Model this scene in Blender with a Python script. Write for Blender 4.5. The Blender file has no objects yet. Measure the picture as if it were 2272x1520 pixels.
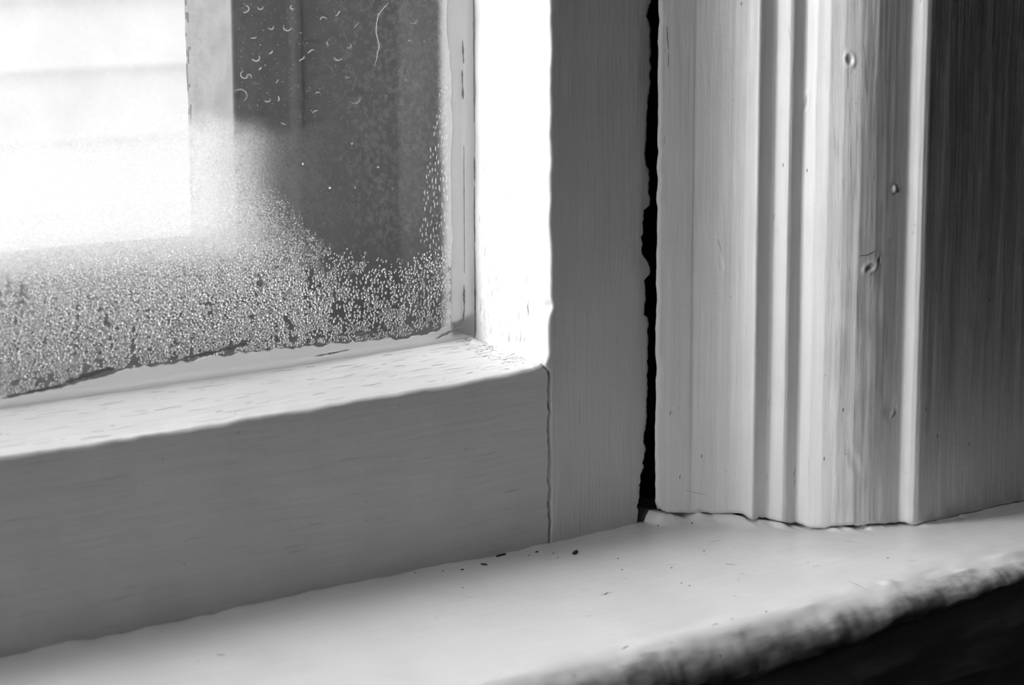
import bpy, math, random
import numpy as np
from mathutils import Matrix, Vector

S = bpy.context.scene
COL = S.collection
MM = 0.001

# ---------------------------------------------------------------- camera
cam_d = bpy.data.cameras.new('camera')
cam = bpy.data.objects.new('camera', cam_d)
COL.objects.link(cam)
S.camera = cam
right = Vector((0.78480361, -0.619741, -0.00209501))
upv = Vector((0.11114271, 0.13741735, 0.98425798))
fwd = Vector((0.60969714, 0.77268206, -0.17672532))
cam.matrix_world = Matrix((
    (right.x, upv.x, -fwd.x, -0.54897056),
    (right.y, upv.y, -fwd.y, -0.61834423),
    (right.z, upv.z, -fwd.z, 0.21225444),
    (0, 0, 0, 1)))
cam_d.sensor_width = 36.0
cam_d.lens = 5376.0 / 2272.0 * 36.0
cam_d.clip_start = 0.02
cam_d.clip_end = 200
cam_d.dof.use_dof = True
cam_d.dof.focus_distance = 0.86
cam_d.dof.aperture_fstop = 20.0

# ---------------------------------------------------------------- sky, exposure
world = bpy.data.worlds.new('overcast_sky')
S.world = world
world.use_nodes = True
wt = world.node_tree
wt.nodes.clear()
wo = wt.nodes.new('ShaderNodeOutputWorld')
bg = wt.nodes.new('ShaderNodeBackground')
tc = wt.nodes.new('ShaderNodeTexCoord')
SKY_DIR = Vector((-0.88, 0.32, 0.36)).normalized()
dt = wt.nodes.new('ShaderNodeVectorMath'); dt.operation = 'DOT_PRODUCT'
dt.inputs[1].default_value = SKY_DIR
mx = wt.nodes.new('ShaderNodeMath'); mx.operation = 'MAXIMUM'; mx.inputs[1].default_value = 0
pw = wt.nodes.new('ShaderNodeMath'); pw.operation = 'POWER'; pw.inputs[1].default_value = 7
ml = wt.nodes.new('ShaderNodeMath'); ml.operation = 'MULTIPLY_ADD'
ml.inputs[1].default_value = 21.0
ml.inputs[2].default_value = 1.35
wt.links.new(tc.outputs['Generated'], dt.inputs[0])
wt.links.new(dt.outputs['Value'], mx.inputs[0])
wt.links.new(mx.outputs[0], pw.inputs[0])
wt.links.new(pw.outputs[0], ml.inputs[0])
wt.links.new(ml.outputs[0], bg.inputs['Strength'])
bg.inputs['Color'].default_value = (1, 1, 1, 1)
wt.links.new(bg.outputs[0], wo.inputs[0])

S.view_settings.view_transform = 'Standard'
S.view_settings.look = 'None'
S.view_settings.gamma = 1
S.view_settings.use_curve_mapping = False
S.view_settings.exposure = 0.0
S.cycles.max_bounces = 12
S.cycles.transparent_max_bounces = 24
S.cycles.caustics_refractive = True


# ---------------------------------------------------------------- noise
def _h(i, j, k, seed):
    n = (i * 374761393 + j * 668265263 + k * 2147483647 + seed * 974634777) & 0xffffffff
    n = ((n ^ (n >> 13)) * 1274126177) & 0xffffffff
    n = ((n ^ (n >> 16)) * 2246822519) & 0xffffffff
    return ((n ^ (n >> 15)) & 0xffffff) / float(0xffffff)


def noise(x, y, z=0.0, seed=0):
    x, y, z = np.broadcast_arrays(np.asarray(x, float), np.asarray(y, float), np.asarray(z, float))
    i, j, k = (np.floor(a).astype(np.int64) for a in (x, y, z))
    u, v, w = x - i, y - j, z - k
    u, v, w = (a * a * (3 - 2 * a) for a in (u, v, w))
    r = 0
    for a in (0, 1):
        for b in (0, 1):
            for c in (0, 1):
                r = r + _h(i + a, j + b, k + c, seed) * (u if a else 1 - u) * (v if b else 1 - v) * (w if c else 1 - w)
    return r * 2 - 1


def fbm(x, y, z=0.0, seed=0, octv=4):
    r, a, f = 0, 1.0, 1.0
    for o in range(octv):
        r = r + a * noise(np.asarray(x) * f, np.asarray(y) * f, np.asarray(z) * f, seed + o * 17)
        a *= .5; f *= 2.03
    return r


def ip(x, pts):
    xs = [p[0] for p in pts]; ys = [p[1] for p in pts]
    return np.interp(x, xs, ys)


def sm(x, a, b):
    t = np.clip((np.asarray(x, float) - a) / (b - a), 0, 1)
    return t * t * (3 - 2 * t)


# ---------------------------------------------------------------- tagging and mesh helpers
def tag(o, label=None, cat=None, group=None, kind=None):
    if label: o['label'] = label
    if cat: o['category'] = cat
    if group: o['group'] = group
    if kind: o['kind'] = kind
    return o


def empty(name, loc=(0, 0, 0)):
    o = bpy.data.objects.new(name, None)
    o.location = loc
    o.empty_display_size = .02
    COL.objects.link(o)
    return o


def mesh_obj(name, verts, faces_flat, totals, mat, parent=None, smooth=True, loc=None):
    """verts (n,3) float, faces as one flat int array with a count per face."""
    verts = np.asarray(verts, np.float32).reshape(-1, 3)
    if loc is not None:
        verts = verts - np.asarray(loc, np.float32)
    me = bpy.data.meshes.new(name)
    me.vertices.add(len(verts))
    me.vertices.foreach_set('co', verts.ravel())
    ff = np.asarray(faces_flat, np.int32).ravel()
    tt = np.asarray(totals, np.int32).ravel()
    me.loops.add(len(ff)); me.loops.foreach_set('vertex_index', ff)
    me.polygons.add(len(tt))
    me.polygons.foreach_set('loop_start', np.concatenate(([0], np.cumsum(tt)[:-1])).astype(np.int32))
    me.polygons.foreach_set('loop_total', tt)
    me.polygons.foreach_set('use_smooth', np.full(len(tt), smooth, bool))
    me.update(calc_edges=True)
    me.validate()
    if mat is not None:
        me.materials.append(mat)
    o = bpy.data.objects.new(name, me)
    COL.objects.link(o)
    if loc is not None: o.location = loc
    if parent is not None: o.parent = parent
    return o


def grid_faces(nu, nv, close_v=False, caps=False):
    a = np.arange(nu * nv).reshape(nu, nv)
    if close_v:
        b = np.roll(a, -1, axis=1)
        q = np.stack([a[:-1], b[:-1], b[1:], a[1:]], -1).reshape(-1, 4)
    else:
        q = np.stack([a[:-1, :-1], a[:-1, 1:], a[1:, 1:], a[1:, :-1]], -1).reshape(-1, 4)
    flat = q.ravel(); tot = np.full(len(q), 4)
    if caps:
        flat = np.concatenate([flat, a[0][::-1], a[-1]])
        tot = np.concatenate([tot, [nv, nv]])
    return flat, tot


def resample(pts, step, fine=None):
    """polyline (n,2) to points at most step apart; keeps corners."""
    out = []
    for p, q in zip(pts[:-1], pts[1:]):
        p = np.array(p, float); q = np.array(q, float)
        n = max(1, int(math.ceil(np.linalg.norm(q - p) / step)))
        if n > 400: n = 24
        for k in range(n):
            out.append(p + (q - p) * k / n)
    out.append(np.array(pts[-1], float))
    return np.array(out)


def arc(cx, cy, r, a0, a1, n=6, ry=None):
    ry = r if ry is None else ry
    return [(cx + r * math.cos(math.radians(a0 + (a1 - a0) * k / n)), cy + ry * math.sin(math.radians(a0 + (a1 - a0) * k / n))) for k in range(n + 1)]


def dense(lo, vis0, vis1, hi, step, coarse=30):
    """coordinates: fine between vis0..vis1, coarse outside."""
    m = np.arange(vis0, vis1 + step * .5, step)
    a = np.linspace(lo, vis0, coarse)[:-1] if lo < vis0 else np.array([])
    b = np.linspace(m[-1], hi, coarse)[1:] if hi > vis1 else np.array([])
    return np.concatenate([a, m, b])


def box_arr(lo, hi):
    x0, y0, z0 = lo; x1, y1, z1 = hi
    v = [(x0, y0, z0), (x1, y0, z0), (x1, y1, z0), (x0, y1, z0), (x0, y0, z1), (x1, y0, z1), (x1, y1, z1), (x0, y1, z1)]
    f = [(0, 3, 2, 1), (4, 5, 6, 7), (0, 1, 5, 4), (1, 2, 6, 5), (2, 3, 7, 6), (3, 0, 4, 7)]
    return v, f


def boxes(name, lst, mat, parent=None, bev=0):
    V, F = [], []
    for lo, hi in lst:
        v, f = box_arr(lo, hi)
        F += [tuple(i + len(V) for i in q) for q in f]; V += v
    o = mesh_obj(name, V, np.array(F).ravel(), np.full(len(F), 4), mat, parent, smooth=False)
    if bev:
        m = o.modifiers.new('bevel', 'BEVEL'); m.width = bev; m.segments = 3
    return o


# ---------------------------------------------------------------- materials
def N(nt, typ, **kw):
    n = nt.nodes.new(typ)
    for k, v in kw.items():
        setattr(n, k, v)
    return n


def paint(name, tone=0.8, rough=0.42, grain='z', streak=0.5, spots=0.3, bump=0.25, worn=0.0, fine=1.0, streak_tone=.06):
    """old brushed oil paint: brush streaks along `grain`, a little grime, pinholes."""
    m = bpy.data.materials.new(name); m.use_nodes = True
    nt = m.node_tree; L = nt.links
    bs = nt.nodes['Principled BSDF']
    tcn = N(nt, 'ShaderNodeTexCoord')
    geo = N(nt, 'ShaderNodeNewGeometry')
    mp = N(nt, 'ShaderNodeMapping')
    sc = {'x': (18, 700, 700), 'z': (700, 700, 14), 'y': (700, 18, 700)}[grain]
    mp.inputs['Scale'].default_value = sc
    L.new(geo.outputs['Position'], mp.inputs['Vector'])
    # slight wander of the brush
    wn = N(nt, 'ShaderNodeTexNoise'); wn.inputs['Scale'].default_value = 14; wn.inputs['Detail'].default_value = 2
    L.new(geo.outputs['Position'], wn.inputs['Vector'])
    wv = N(nt, 'ShaderNodeVectorMath', operation='MULTIPLY_ADD')
    wv.inputs[1].default_value = (4, 4, 4)
    L.new(wn.outputs['Color'], wv.inputs[0]); L.new(mp.outputs[0], wv.inputs[2])
    st = N(nt, 'ShaderNodeTexNoise'); st.inputs['Scale'].default_value = 1.0; st.inputs['Detail'].default_value = 5; st.inputs['Roughness'].default_value = .65
    L.new(wv.outputs[0], st.inputs['Vector'])
    lump = N(nt, 'ShaderNodeTexNoise'); lump.inputs['Scale'].default_value = 130; lump.inputs['Detail'].default_value = 3
    L.new(geo.outputs['Position'], lump.inputs['Vector'])
    big = N(nt, 'ShaderNodeTexNoise'); big.inputs['Scale'].default_value = 28; big.inputs['Detail'].default_value = 4
    L.new(geo.outputs['Position'], big.inputs['Vector'])
    # colour
    r1 = N(nt, 'ShaderNodeMapRange'); r1.inputs['From Min'].default_value = .3; r1.inputs['From Max'].default_value = .7
    r1.inputs['To Min'].default_value = 1 - streak_tone * 2; r1.inputs['To Max'].default_value = 1.0
    L.new(st.outputs['Fac'], r1.inputs['Value'])
    r2 = N(nt, 'ShaderNodeMapRange'); r2.inputs['From Min'].default_value = .3; r2.inputs['From Max'].default_value = .7
    r2.inputs['To Min'].default_value = .92; r2.inputs['To Max'].default_value = 1.0
    L.new(big.outputs['Fac'], r2.inputs['Value'])
    mu = N(nt, 'ShaderNodeMath', operation='MULTIPLY'); L.new(r1.outputs[0], mu.inputs[0]); L.new(r2.outputs[0], mu.inputs[1])
    # specks of grime
    vo = N(nt, 'ShaderNodeTexVoronoi'); vo.inputs['Scale'].default_value = 150
    L.new(geo.outputs['Position'], vo.inputs['Vector'])
    sp = N(nt, 'ShaderNodeMapRange'); sp.inputs['From Min'].default_value = .03; sp.inputs['From Max'].default_value = .10
    sp.inputs['To Min'].default_value = 1 - spots; sp.inputs['To Max'].default_value = 1.0
    L.new(vo.outputs['Distance'], sp.inputs['Value'])
    cs = N(nt, 'ShaderNodeSeparateColor'); L.new(vo.outputs['Color'], cs.inputs[0])
    th = N(nt, 'ShaderNodeMath', operation='GREATER_THAN'); th.inputs[1].default_value = .82
    L.new(cs.outputs[0], th.inputs[0])
    smx = N(nt, 'ShaderNodeMix'); smx.data_type = 'FLOAT'; smx.inputs[2].default_value = 1.0
    L.new(th.outputs[0], smx.inputs[0]); L.new(sp.outputs[0], smx.inputs[3])
    mu2 = N(nt, 'ShaderNodeMath', operation='MULTIPLY'); L.new(mu.outputs[0], mu2.inputs[0]); L.new(smx.outputs[0], mu2.inputs[1])
    last = mu2
    if worn > 0:   # fine dark hairline grain cracks
        mp2 = N(nt, 'ShaderNodeMapping')
        mp2.inputs['Scale'].default_value = {'x': (45, 800, 800), 'z': (800, 800, 60), 'y': (800, 45, 800)}[grain]
        L.new(geo.outputs['Position'], mp2.inputs['Vector'])
        n3 = N(nt, 'ShaderNodeTexNoise'); n3.inputs['Scale'].default_value = 1.0; n3.inputs['Detail'].default_value = 3
        L.new(mp2.outputs[0], n3.inputs['Vector'])
        r3 = N(nt, 'ShaderNodeMapRange'); r3.inputs['From Min'].default_value = .24; r3.inputs['From Max'].default_value = .36
        r3.inputs['To Min'].default_value = 1 - worn; r3.inputs['To Max'].default_value = 1.0
        L.new(n3.outputs['Fac'], r3.inputs['Value'])
        mu3 = N(nt, 'ShaderNodeMath', operation='MULTIPLY'); L.new(last.outputs[0], mu3.inputs[0]); L.new(r3.outputs[0], mu3.inputs[1])
        last = mu3
    tn = N(nt, 'ShaderNodeMath', operation='MULTIPLY'); tn.inputs[1].default_value = tone
    L.new(last.outputs[0], tn.inputs[0])
    L.new(tn.outputs[0], bs.inputs['Base Color'])
    bs.inputs['Roughness'].default_value = rough
    bs.inputs['IOR'].default_value = 1.48
    # relief
    ad = N(nt, 'ShaderNodeMath', operation='MULTIPLY_ADD'); ad.inputs[1].default_value = streak
    L.new(st.outputs['Fac'], ad.inputs[0])
    lm = N(nt, 'ShaderNodeMath', operation='MULTIPLY'); lm.inputs[1].default_value = fine
    L.new(lump.outputs['Fac'], lm.inputs[0]); L.new(lm.outputs[0], ad.inputs[2])
    ad2 = N(nt, 'ShaderNodeMath', operation='MULTIPLY_ADD'); ad2.inputs[1].default_value = 1.0
    L.new(smx.outputs[0], ad2.inputs[0]); L.new(ad.outputs[0], ad2.inputs[2])
    bp = N(nt, 'ShaderNodeBump'); bp.inputs['Strength'].default_value = bump; bp.inputs['Distance'].default_value = .0008
    L.new(ad2.outputs[0], bp.inputs['Height'])
    L.new(bp.outputs[0], bs.inputs['Normal'])
    return m


def plain(name, tone, rough=.7, bump=0, scale=60):
    m = bpy.data.materials.new(name); m.use_nodes = True
    nt = m.node_tree; bs = nt.nodes['Principled BSDF']
    nz = N(nt, 'ShaderNodeTexNoise'); nz.inputs['Scale'].default_value = scale; nz.inputs['Detail'].default_value = 5
    geo = N(nt, 'ShaderNodeNewGeometry'); nt.links.new(geo.outputs['Position'], nz.inputs['Vector'])
    r = N(nt, 'ShaderNodeMapRange'); r.inputs['From Min'].default_value = .3; r.inputs['From Max'].default_value = .7
    r.inputs['To Min'].default_value = tone * .85; r.inputs['To Max'].default_value = tone * 1.08
    nt.links.new(nz.outputs['Fac'], r.inputs['Value']); nt.links.new(r.outputs[0], bs.inputs['Base Color'])
    bs.inputs['Roughness'].default_value = rough
    if bump:
        bp = N(nt, 'ShaderNodeBump'); bp.inputs['Strength'].default_value = bump; bp.inputs['Distance'].default_value = .001
        nt.links.new(nz.outputs['Fac'], bp.inputs['Height']); nt.links.new(bp.outputs[0], bs.inputs['Normal'])
    return m


M_STILE = paint('sash_paint_vertical', .80, .45, 'z', .8, .2, .36, worn=.2, streak_tone=.04)
M_RAIL = paint('sash_paint_horizontal', .80, .45, 'x', .8, .25, .36, worn=.3, streak_tone=.04)
M_CASE = paint('casing_paint', .80, .40, 'z', .6, .2, .36, worn=.10, streak_tone=.03)
M_SILL = paint('sill_paint', .82, .40, 'x', .4, .35, .30, fine=.8, streak_tone=.03)
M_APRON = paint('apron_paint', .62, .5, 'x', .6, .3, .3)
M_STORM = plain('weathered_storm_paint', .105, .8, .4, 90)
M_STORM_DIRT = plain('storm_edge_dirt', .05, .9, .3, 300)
M_GAP = plain('dark_wood_gap_shade', .03, .9, .3, 200)  # jamb wood; also colours the crack and gap faces dark for shade
M_ROOM = plain('dim_room_plaster', .10, .9, 0, 3)
M_FLOOR = plain('dark_floor_boards', .06, .8, 0, 4)
M_SIDING = plain('white_siding_paint', .76, .6, 0, 6)
M_GROUND = plain('snowy_ground', .75, .9, 0, 2)


def sealant_mat():
    m = bpy.data.materials.new('old_silicone'); m.use_nodes = True
    nt = m.node_tree; bs = nt.nodes['Principled BSDF']; L = nt.links
    bs.inputs['Base Color'].default_value = (.8, .8, .8, 1)
    bs.inputs['Roughness'].default_value = .35
    tr = N(nt, 'ShaderNodeBsdfTranslucent'); tr.inputs['Color'].default_value = (.8, .8, .8, 1)
    mxs = N(nt, 'ShaderNodeMixShader'); mxs.inputs[0].default_value = .7
    L.new(bs.outputs[0], mxs.inputs[1]); L.new(tr.outputs[0], mxs.inputs[2])
    L.new(mxs.outputs[0], nt.nodes['Material Output'].inputs['Surface'])
    return m


M_SEAL = sealant_mat()


# pane coordinates used by the film and by the drops: u = mm to the left of the sash stile, h = mm above the rail
PX0, PZ0, PY = -0.045, 0.0645, 0.043


def fog_film():
    """breath-thick condensation on the room side of the pane: clear glass above, misted below."""
    m = bpy.data.materials.new('misted_glass'); m.use_nodes = True
    nt = m.node_tree; L = nt.links
    nt.nodes.remove(nt.nodes['Principled BSDF'])
    out = nt.nodes['Material Output']
    geo = N(nt, 'ShaderNodeNewGeometry')
    sx = N(nt, 'ShaderNodeSeparateXYZ'); L.new(geo.outputs['Position'], sx.inputs[0])

    def mr(src, a, b, c=0.0, d=1.0, smooth=True):
        n = N(nt, 'ShaderNodeMapRange')
        if smooth: n.interpolation_type = 'SMOOTHSTEP'
        n.inputs['From Min'].default_value = a; n.inputs['From Max'].default_value = b
        n.inputs['To Min'].default_value = c; n.inputs['To Max'].default_value = d
        L.new(src, n.inputs['Value']); return n.outputs[0]

    def op(o, a, b, clamp=False):
        n = N(nt, 'ShaderNodeMath', operation=o); n.use_clamp = clamp
        for i, v in enumerate((a, b)):
            if isinstance(v, (int, float)): n.inputs[i].default_value = v
            else: L.new(v, n.inputs[i])
        return n.outputs[0]

    def tex(scale, detail=3, rough=.55):
        n = N(nt, 'ShaderNodeTexNoise'); n.inputs['Scale'].default_value = scale; n.inputs['Detail'].default_value = detail
        n.inputs['Roughness'].default_value = rough
        L.new(geo.outputs['Position'], n.inputs['Vector']); return n.outputs['Fac']
    big, mid, fine = tex(45, 3), tex(520, 5, .75), tex(1500, 3, .7)
    zz = op('ADD', sx.outputs['Z'], op('MULTIPLY', op('SUBTRACT', big, .5), .022))
    mist = mr(zz, .150, .138)                       # 1 below the wiped line, 0 above
    # right-hand part stays hazy all the way up
    haze = mr(sx.outputs['X'], -.128, -.080, 0.0, .40)
    dusty = mr(mid, .38, .64, .1, 1.0)
    low = op('MULTIPLY', mist, mr(fine, .25, .6, .55, 1.0))
    right_thin = mr(sx.outputs['X'], -.140, -.095, .84, .16)
    low = op('MULTIPLY', low, right_thin)
    amount = op('MAXIMUM', low, op('MULTIPLY', haze, dusty))
    clean = op('MULTIPLY', mr(mid, .35, .6), .06)
    amount = op('ADD', amount, clean, True)
    # clear fingers eaten into the mist near the bottom
    mpn = N(nt, 'ShaderNodeMapping'); mpn.inputs['Scale'].default_value = (520, 520, 330)
    L.new(geo.outputs['Position'], mpn.inputs['Vector'])
    pt = N(nt, 'ShaderNodeTexNoise'); pt.inputs['Scale'].default_value = 1; pt.inputs['Detail'].default_value = 2
    L.new(mpn.outputs[0], pt.inputs['Vector'])
    gate = mr(sx.outputs['Z'], .112, .075)
    hole = op('MULTIPLY', mr(pt.outputs['Fac'], .52, .66), gate)
    amount = op('MULTIPLY', amount, op('SUBTRACT', 1.0, op('MULTIPLY', hole, .8)), True)
    # fat drops have swept most of the fine mist from the lowest band
    swept = op('MULTIPLY', mr(sx.outputs['Z'], .108, .084), mr(sx.outputs['X'], -.215, -.14, .3, .85))
    amount = op('MULTIPLY', amount, op('SUBTRACT', 1.0, swept), True)
    amount = op('MAXIMUM', amount, op('MULTIPLY', mr(sx.outputs['Z'], .0745, .070), .45))

    transp = N(nt, 'ShaderNodeBsdfTransparent')
    transp.inputs['Color'].default_value = (.96, .96, .96, 1)
    refr = N(nt, 'ShaderNodeBsdfRefraction'); refr.inputs['Roughness'].default_value = .42; refr.inputs['IOR'].default_value = 1.33
    refr.inputs['Color'].default_value = (.95, .95, .95, 1)
    bmp = N(nt, 'ShaderNodeBump'); bmp.inputs['Strength'].default_value = .6; bmp.inputs['Distance'].default_value = .0004
    L.new(fine, bmp.inputs['Height']); L.new(bmp.outputs[0], refr.inputs['Normal'])
    trl = N(nt, 'ShaderNodeBsdfTranslucent'); trl.inputs['Color'].default_value = (.8, .8, .8, 1)
    f1 = N(nt, 'ShaderNodeMixShader'); f1.inputs[0].default_value = .07
    L.new(refr.outputs[0], f1.inputs[1]); L.new(trl.outputs[0], f1.inputs[2])
    f2 = N(nt, 'ShaderNodeMixShader'); L.new(amount, f2.inputs[0])
    L.new(transp.outputs[0], f2.inputs[1]); L.new(f1.outputs[0], f2.inputs[2])
    # milky smear of silicone wiped onto the glass beside the bead
    ew = mr(op('ADD', sx.outputs['Z'], op('MULTIPLY', big, .03)), .13, .15, .0, .0008, True)
    edge = op('MULTIPLY', mr(op('ADD', op('ADD', sx.outputs['X'], ew), op('MULTIPLY', op('SUBTRACT', fine, .5), .003)), -.0588, -.0545), .72)
    smr = N(nt, 'ShaderNodeBsdfTranslucent'); smr.inputs['Color'].default_value = (.52, .52, .52, 1)
    f2b = N(nt, 'ShaderNodeMixShader'); L.new(edge, f2b.inputs[0])
    L.new(f2.outputs[0], f2b.inputs[1]); L.new(smr.outputs[0], f2b.inputs[2]); f2 = f2b
    gl = N(nt, 'ShaderNodeBsdfGlossy'); gl.inputs['Roughness'].default_value = .02
    fr = N(nt, 'ShaderNodeFresnel'); fr.inputs['IOR'].default_value = 1.45
    frs = op('MULTIPLY', fr.outputs[0], .8)
    f3 = N(nt, 'ShaderNodeMixShader'); L.new(frs, f3.inputs[0])
    L.new(f2.outputs[0], f3.inputs[1]); L.new(gl.outputs[0], f3.inputs[2])
    L.new(f3.outputs[0], out.inputs['Surface'])
    return m


M_PANE = fog_film()


def water_mat():
    m = bpy.data.materials.new('water'); m.use_nodes = True
    nt = m.node_tree; nt.nodes.remove(nt.nodes['Principled BSDF'])
    g = N(nt, 'ShaderNodeBsdfGlass'); g.inputs['IOR'].default_value = 1.33; g.inputs['Roughness'].default_value = .0
    nt.links.new(g.outputs[0], nt.nodes['Material Output'].inputs['Surface'])
    return m


M_WATER = water_mat()

# ================================================================ SETTING: room shell
RX0, RX1, RY0, RZ0, RZ1 = -0.95, 2.0, -3.4, -0.85, 1.75
WX0, WX1, WZ0, WZ1 = -0.86, 0.012, -0.02, 1.12         # window opening in the outer wall
boxes('wall_front', [((RX0, -.038, RZ0), (WX0, .10, RZ1)), ((.10, -.038, RZ0), (RX1, .10, RZ1)),
                     ((WX0, -.038, RZ0), (.10, .10, -.024)), ((WX0, -.038, WZ1), (.10, .10, RZ1))], M_ROOM)
boxes('wall_back', [((RX0, RY0 - .1, RZ0), (RX1, RY0, RZ1))], M_ROOM)
LY0, LY1, LZ0, LZ1 = -.19, -.045, .02, 1.20           # opening of the added side window, sized to light the casing
boxes('wall_left', [((RX0 - .06, RY0, RZ0), (RX0, LY0, RZ1)), ((RX0 - .06, LY1, RZ0), (RX0, .10, RZ1)),
                    ((RX0 - .06, LY0, RZ0), (RX0, LY1, LZ0)), ((RX0 - .06, LY0, LZ1), (RX0, LY1, RZ1))], M_ROOM)
boxes('wall_right', [((RX1, RY0, RZ0), (RX1 + .1, .10, RZ1))], M_ROOM)
boxes('floor', [((RX0 - .1, RY0 - .1, RZ0 - .1), (RX1 + .1, .10, RZ0))], M_FLOOR)
boxes('ceiling', [((RX0 - .1, RY0 - .1, RZ1), (RX1 + .1, .10, RZ1 + .1))], M_ROOM)
for n, l in (('wall_front', 'dark wall around the window opening'), ('wall_back', 'dim wall behind the camera'), ('wall_left', 'dim side wall of the room'),
             ('wall_right', 'dim side wall beyond the window casing'), ('floor', 'dark floor of the room'), ('ceiling', 'dim ceiling of the room')):
    tag(bpy.data.objects[n], l, n.split('_')[0], kind='structure')

# ================================================================ WINDOW SASH
w1 = tag(empty('window_1', (-.43, .02, 0)), 'white painted wooden window sash with misted pane, chipped paint and cracked corner joint', 'window', kind='structure')


def child(o, parent):
    o.parent = parent
    o.matrix_parent_inverse = Matrix.Translation(-Vector(parent.location))
    return o


# crack between stile and rail: x offset (mm) against height (mm)
CRACK = [(0, 0.0), (3, .1), (7, .5), (10, .2), (14, -.1), (18, .35), (24, -.45), (30, .2), (36, .0), (42, -.35), (46, .35), (50, -.1), (54, -.15), (57, .55), (59, .1), (60.5, -1.6), (62, -2.6), (64, -2.6)]
# right paint edge of the stile (mm) against height (mm)
REDGE = [(0, -5.6), (6, -5.4), (11, -4.9), (17, -4.2), (22, -2.6), (27, -1.9), (31, -3.0), (35, -2.2), (40, -1.4), (60, -1.3), (73, -1.1), (74, -3.2), (80, -2.6), (86, -2.9), (88, -.9), (92, -1.2),
         (95, -3.7), (98, -4.2), (104, -4.0), (110, -3.3), (112, -1.0), (124, -1.3), (126, -2.9), (146, -2.4), (150, -.9), (172, -1.1), (176, -2.6), (179, -2.2), (181, -.8), (1200, -.8)]


def build_stile():
    zs = dense(-1.0, -1.0, 192, 1130, .55, 30)
    r = 1.3
    fx = resample([(0, 0), (-45 + r, 0)], .7)
    pr = [tuple(p) for p in fx[:-1]] + arc(-45 + r, r, r, -90, -180, 6) + [tuple(p) for p in resample([(-45, r), (-45, 43)], .7)[1:]]
    nf = len(pr)
    pr += [(-45, 50), (-2, 50), (0, 45), (0, 20), (0, 1.0)]
    pr = np.array(pr)
    Z, _ = np.meshgrid(zs, np.arange(len(pr)), indexing='ij')
    X = np.tile(pr[:, 0], (len(zs), 1)); Y = np.tile(pr[:, 1], (len(zs), 1))
    # right paint edge, ragged
    e = ip(zs, REDGE) + fbm(zs / 2.2, 0, 0, 5, 4) * .45
    wgt = sm(X, -9, 0) * sm(-Y, -3, -.5)
    X = X + wgt * e[:, None]
    # left edge follows the crack below the rail top
    lo = 1 - sm(Z, 60, 66)
    cr = ip(zs, CRACK) + fbm(zs / 1.3, 3, 0, 9, 3) * .10
    X = X + sm(-X, 40, 44.5) * lo * cr[:, None]
    # relief: brushed front, battered inner face
    front = sm(-Y, -.6, -.1)
    inner = sm(-X, 44, 44.8) * sm(Y, 1, 3)
    d = fbm(X / 12, Z / 40, 0, 21, 3) * .12 + fbm(X / 2.5, Z / 30, 0, 22, 3) * .035
    Y = Y - front * d
    batt = fbm(Y / 9, Z / 16, 0, 31, 4) * .28 + fbm(Y / 1.6, Z / 6, 0, 33, 3) * .09
    lowb = 1 - sm(Z, 70, 130)
    batt = batt + lowb * np.abs(fbm(Y / 2.6, Z / 3.6, 0, 35, 3)) * -.45
    flare = np.exp(-np.clip(Z - 64, 0, None) / 3.0) * .9 * (1 - sm(Y, 22, 30))
    X = X - inner * (-batt * 1 + flare * (Z > 60))
    # arris wobble
    ar = sm(-X, 41, 45) * (1 - sm(Y, .5, 4))
    X = X + ar * fbm(Z / 14, 1, 0, 41, 4) * .5 * sm(Z, 62, 66)
    nick = np.exp(-((Z - 81) / 2.2) ** 2) * 1.1
    X = X + ar * nick
    P = np.stack([X, Y, Z], -1) * MM
    f, t = grid_faces(len(zs), len(pr), True, True)
    o = mesh_obj('stile', P, f, t, M_STILE)
    o.data.materials.append(M_GAP)  # crack and gap faces coloured dark, their shade put into the paint
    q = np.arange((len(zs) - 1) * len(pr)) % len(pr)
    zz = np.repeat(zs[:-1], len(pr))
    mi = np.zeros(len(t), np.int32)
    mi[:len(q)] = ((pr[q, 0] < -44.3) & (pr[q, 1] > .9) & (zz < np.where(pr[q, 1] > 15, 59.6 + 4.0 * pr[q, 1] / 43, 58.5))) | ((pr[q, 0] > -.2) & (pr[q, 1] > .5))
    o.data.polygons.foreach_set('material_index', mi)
    return o


def rail_top(x):
    return ip(x, [(-860, 59), (-247, 58.7), (-190, 58.2), (-129, 59.4), (-79, 60.0), (-53, 61.2), (-45, 62.4)])


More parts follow.
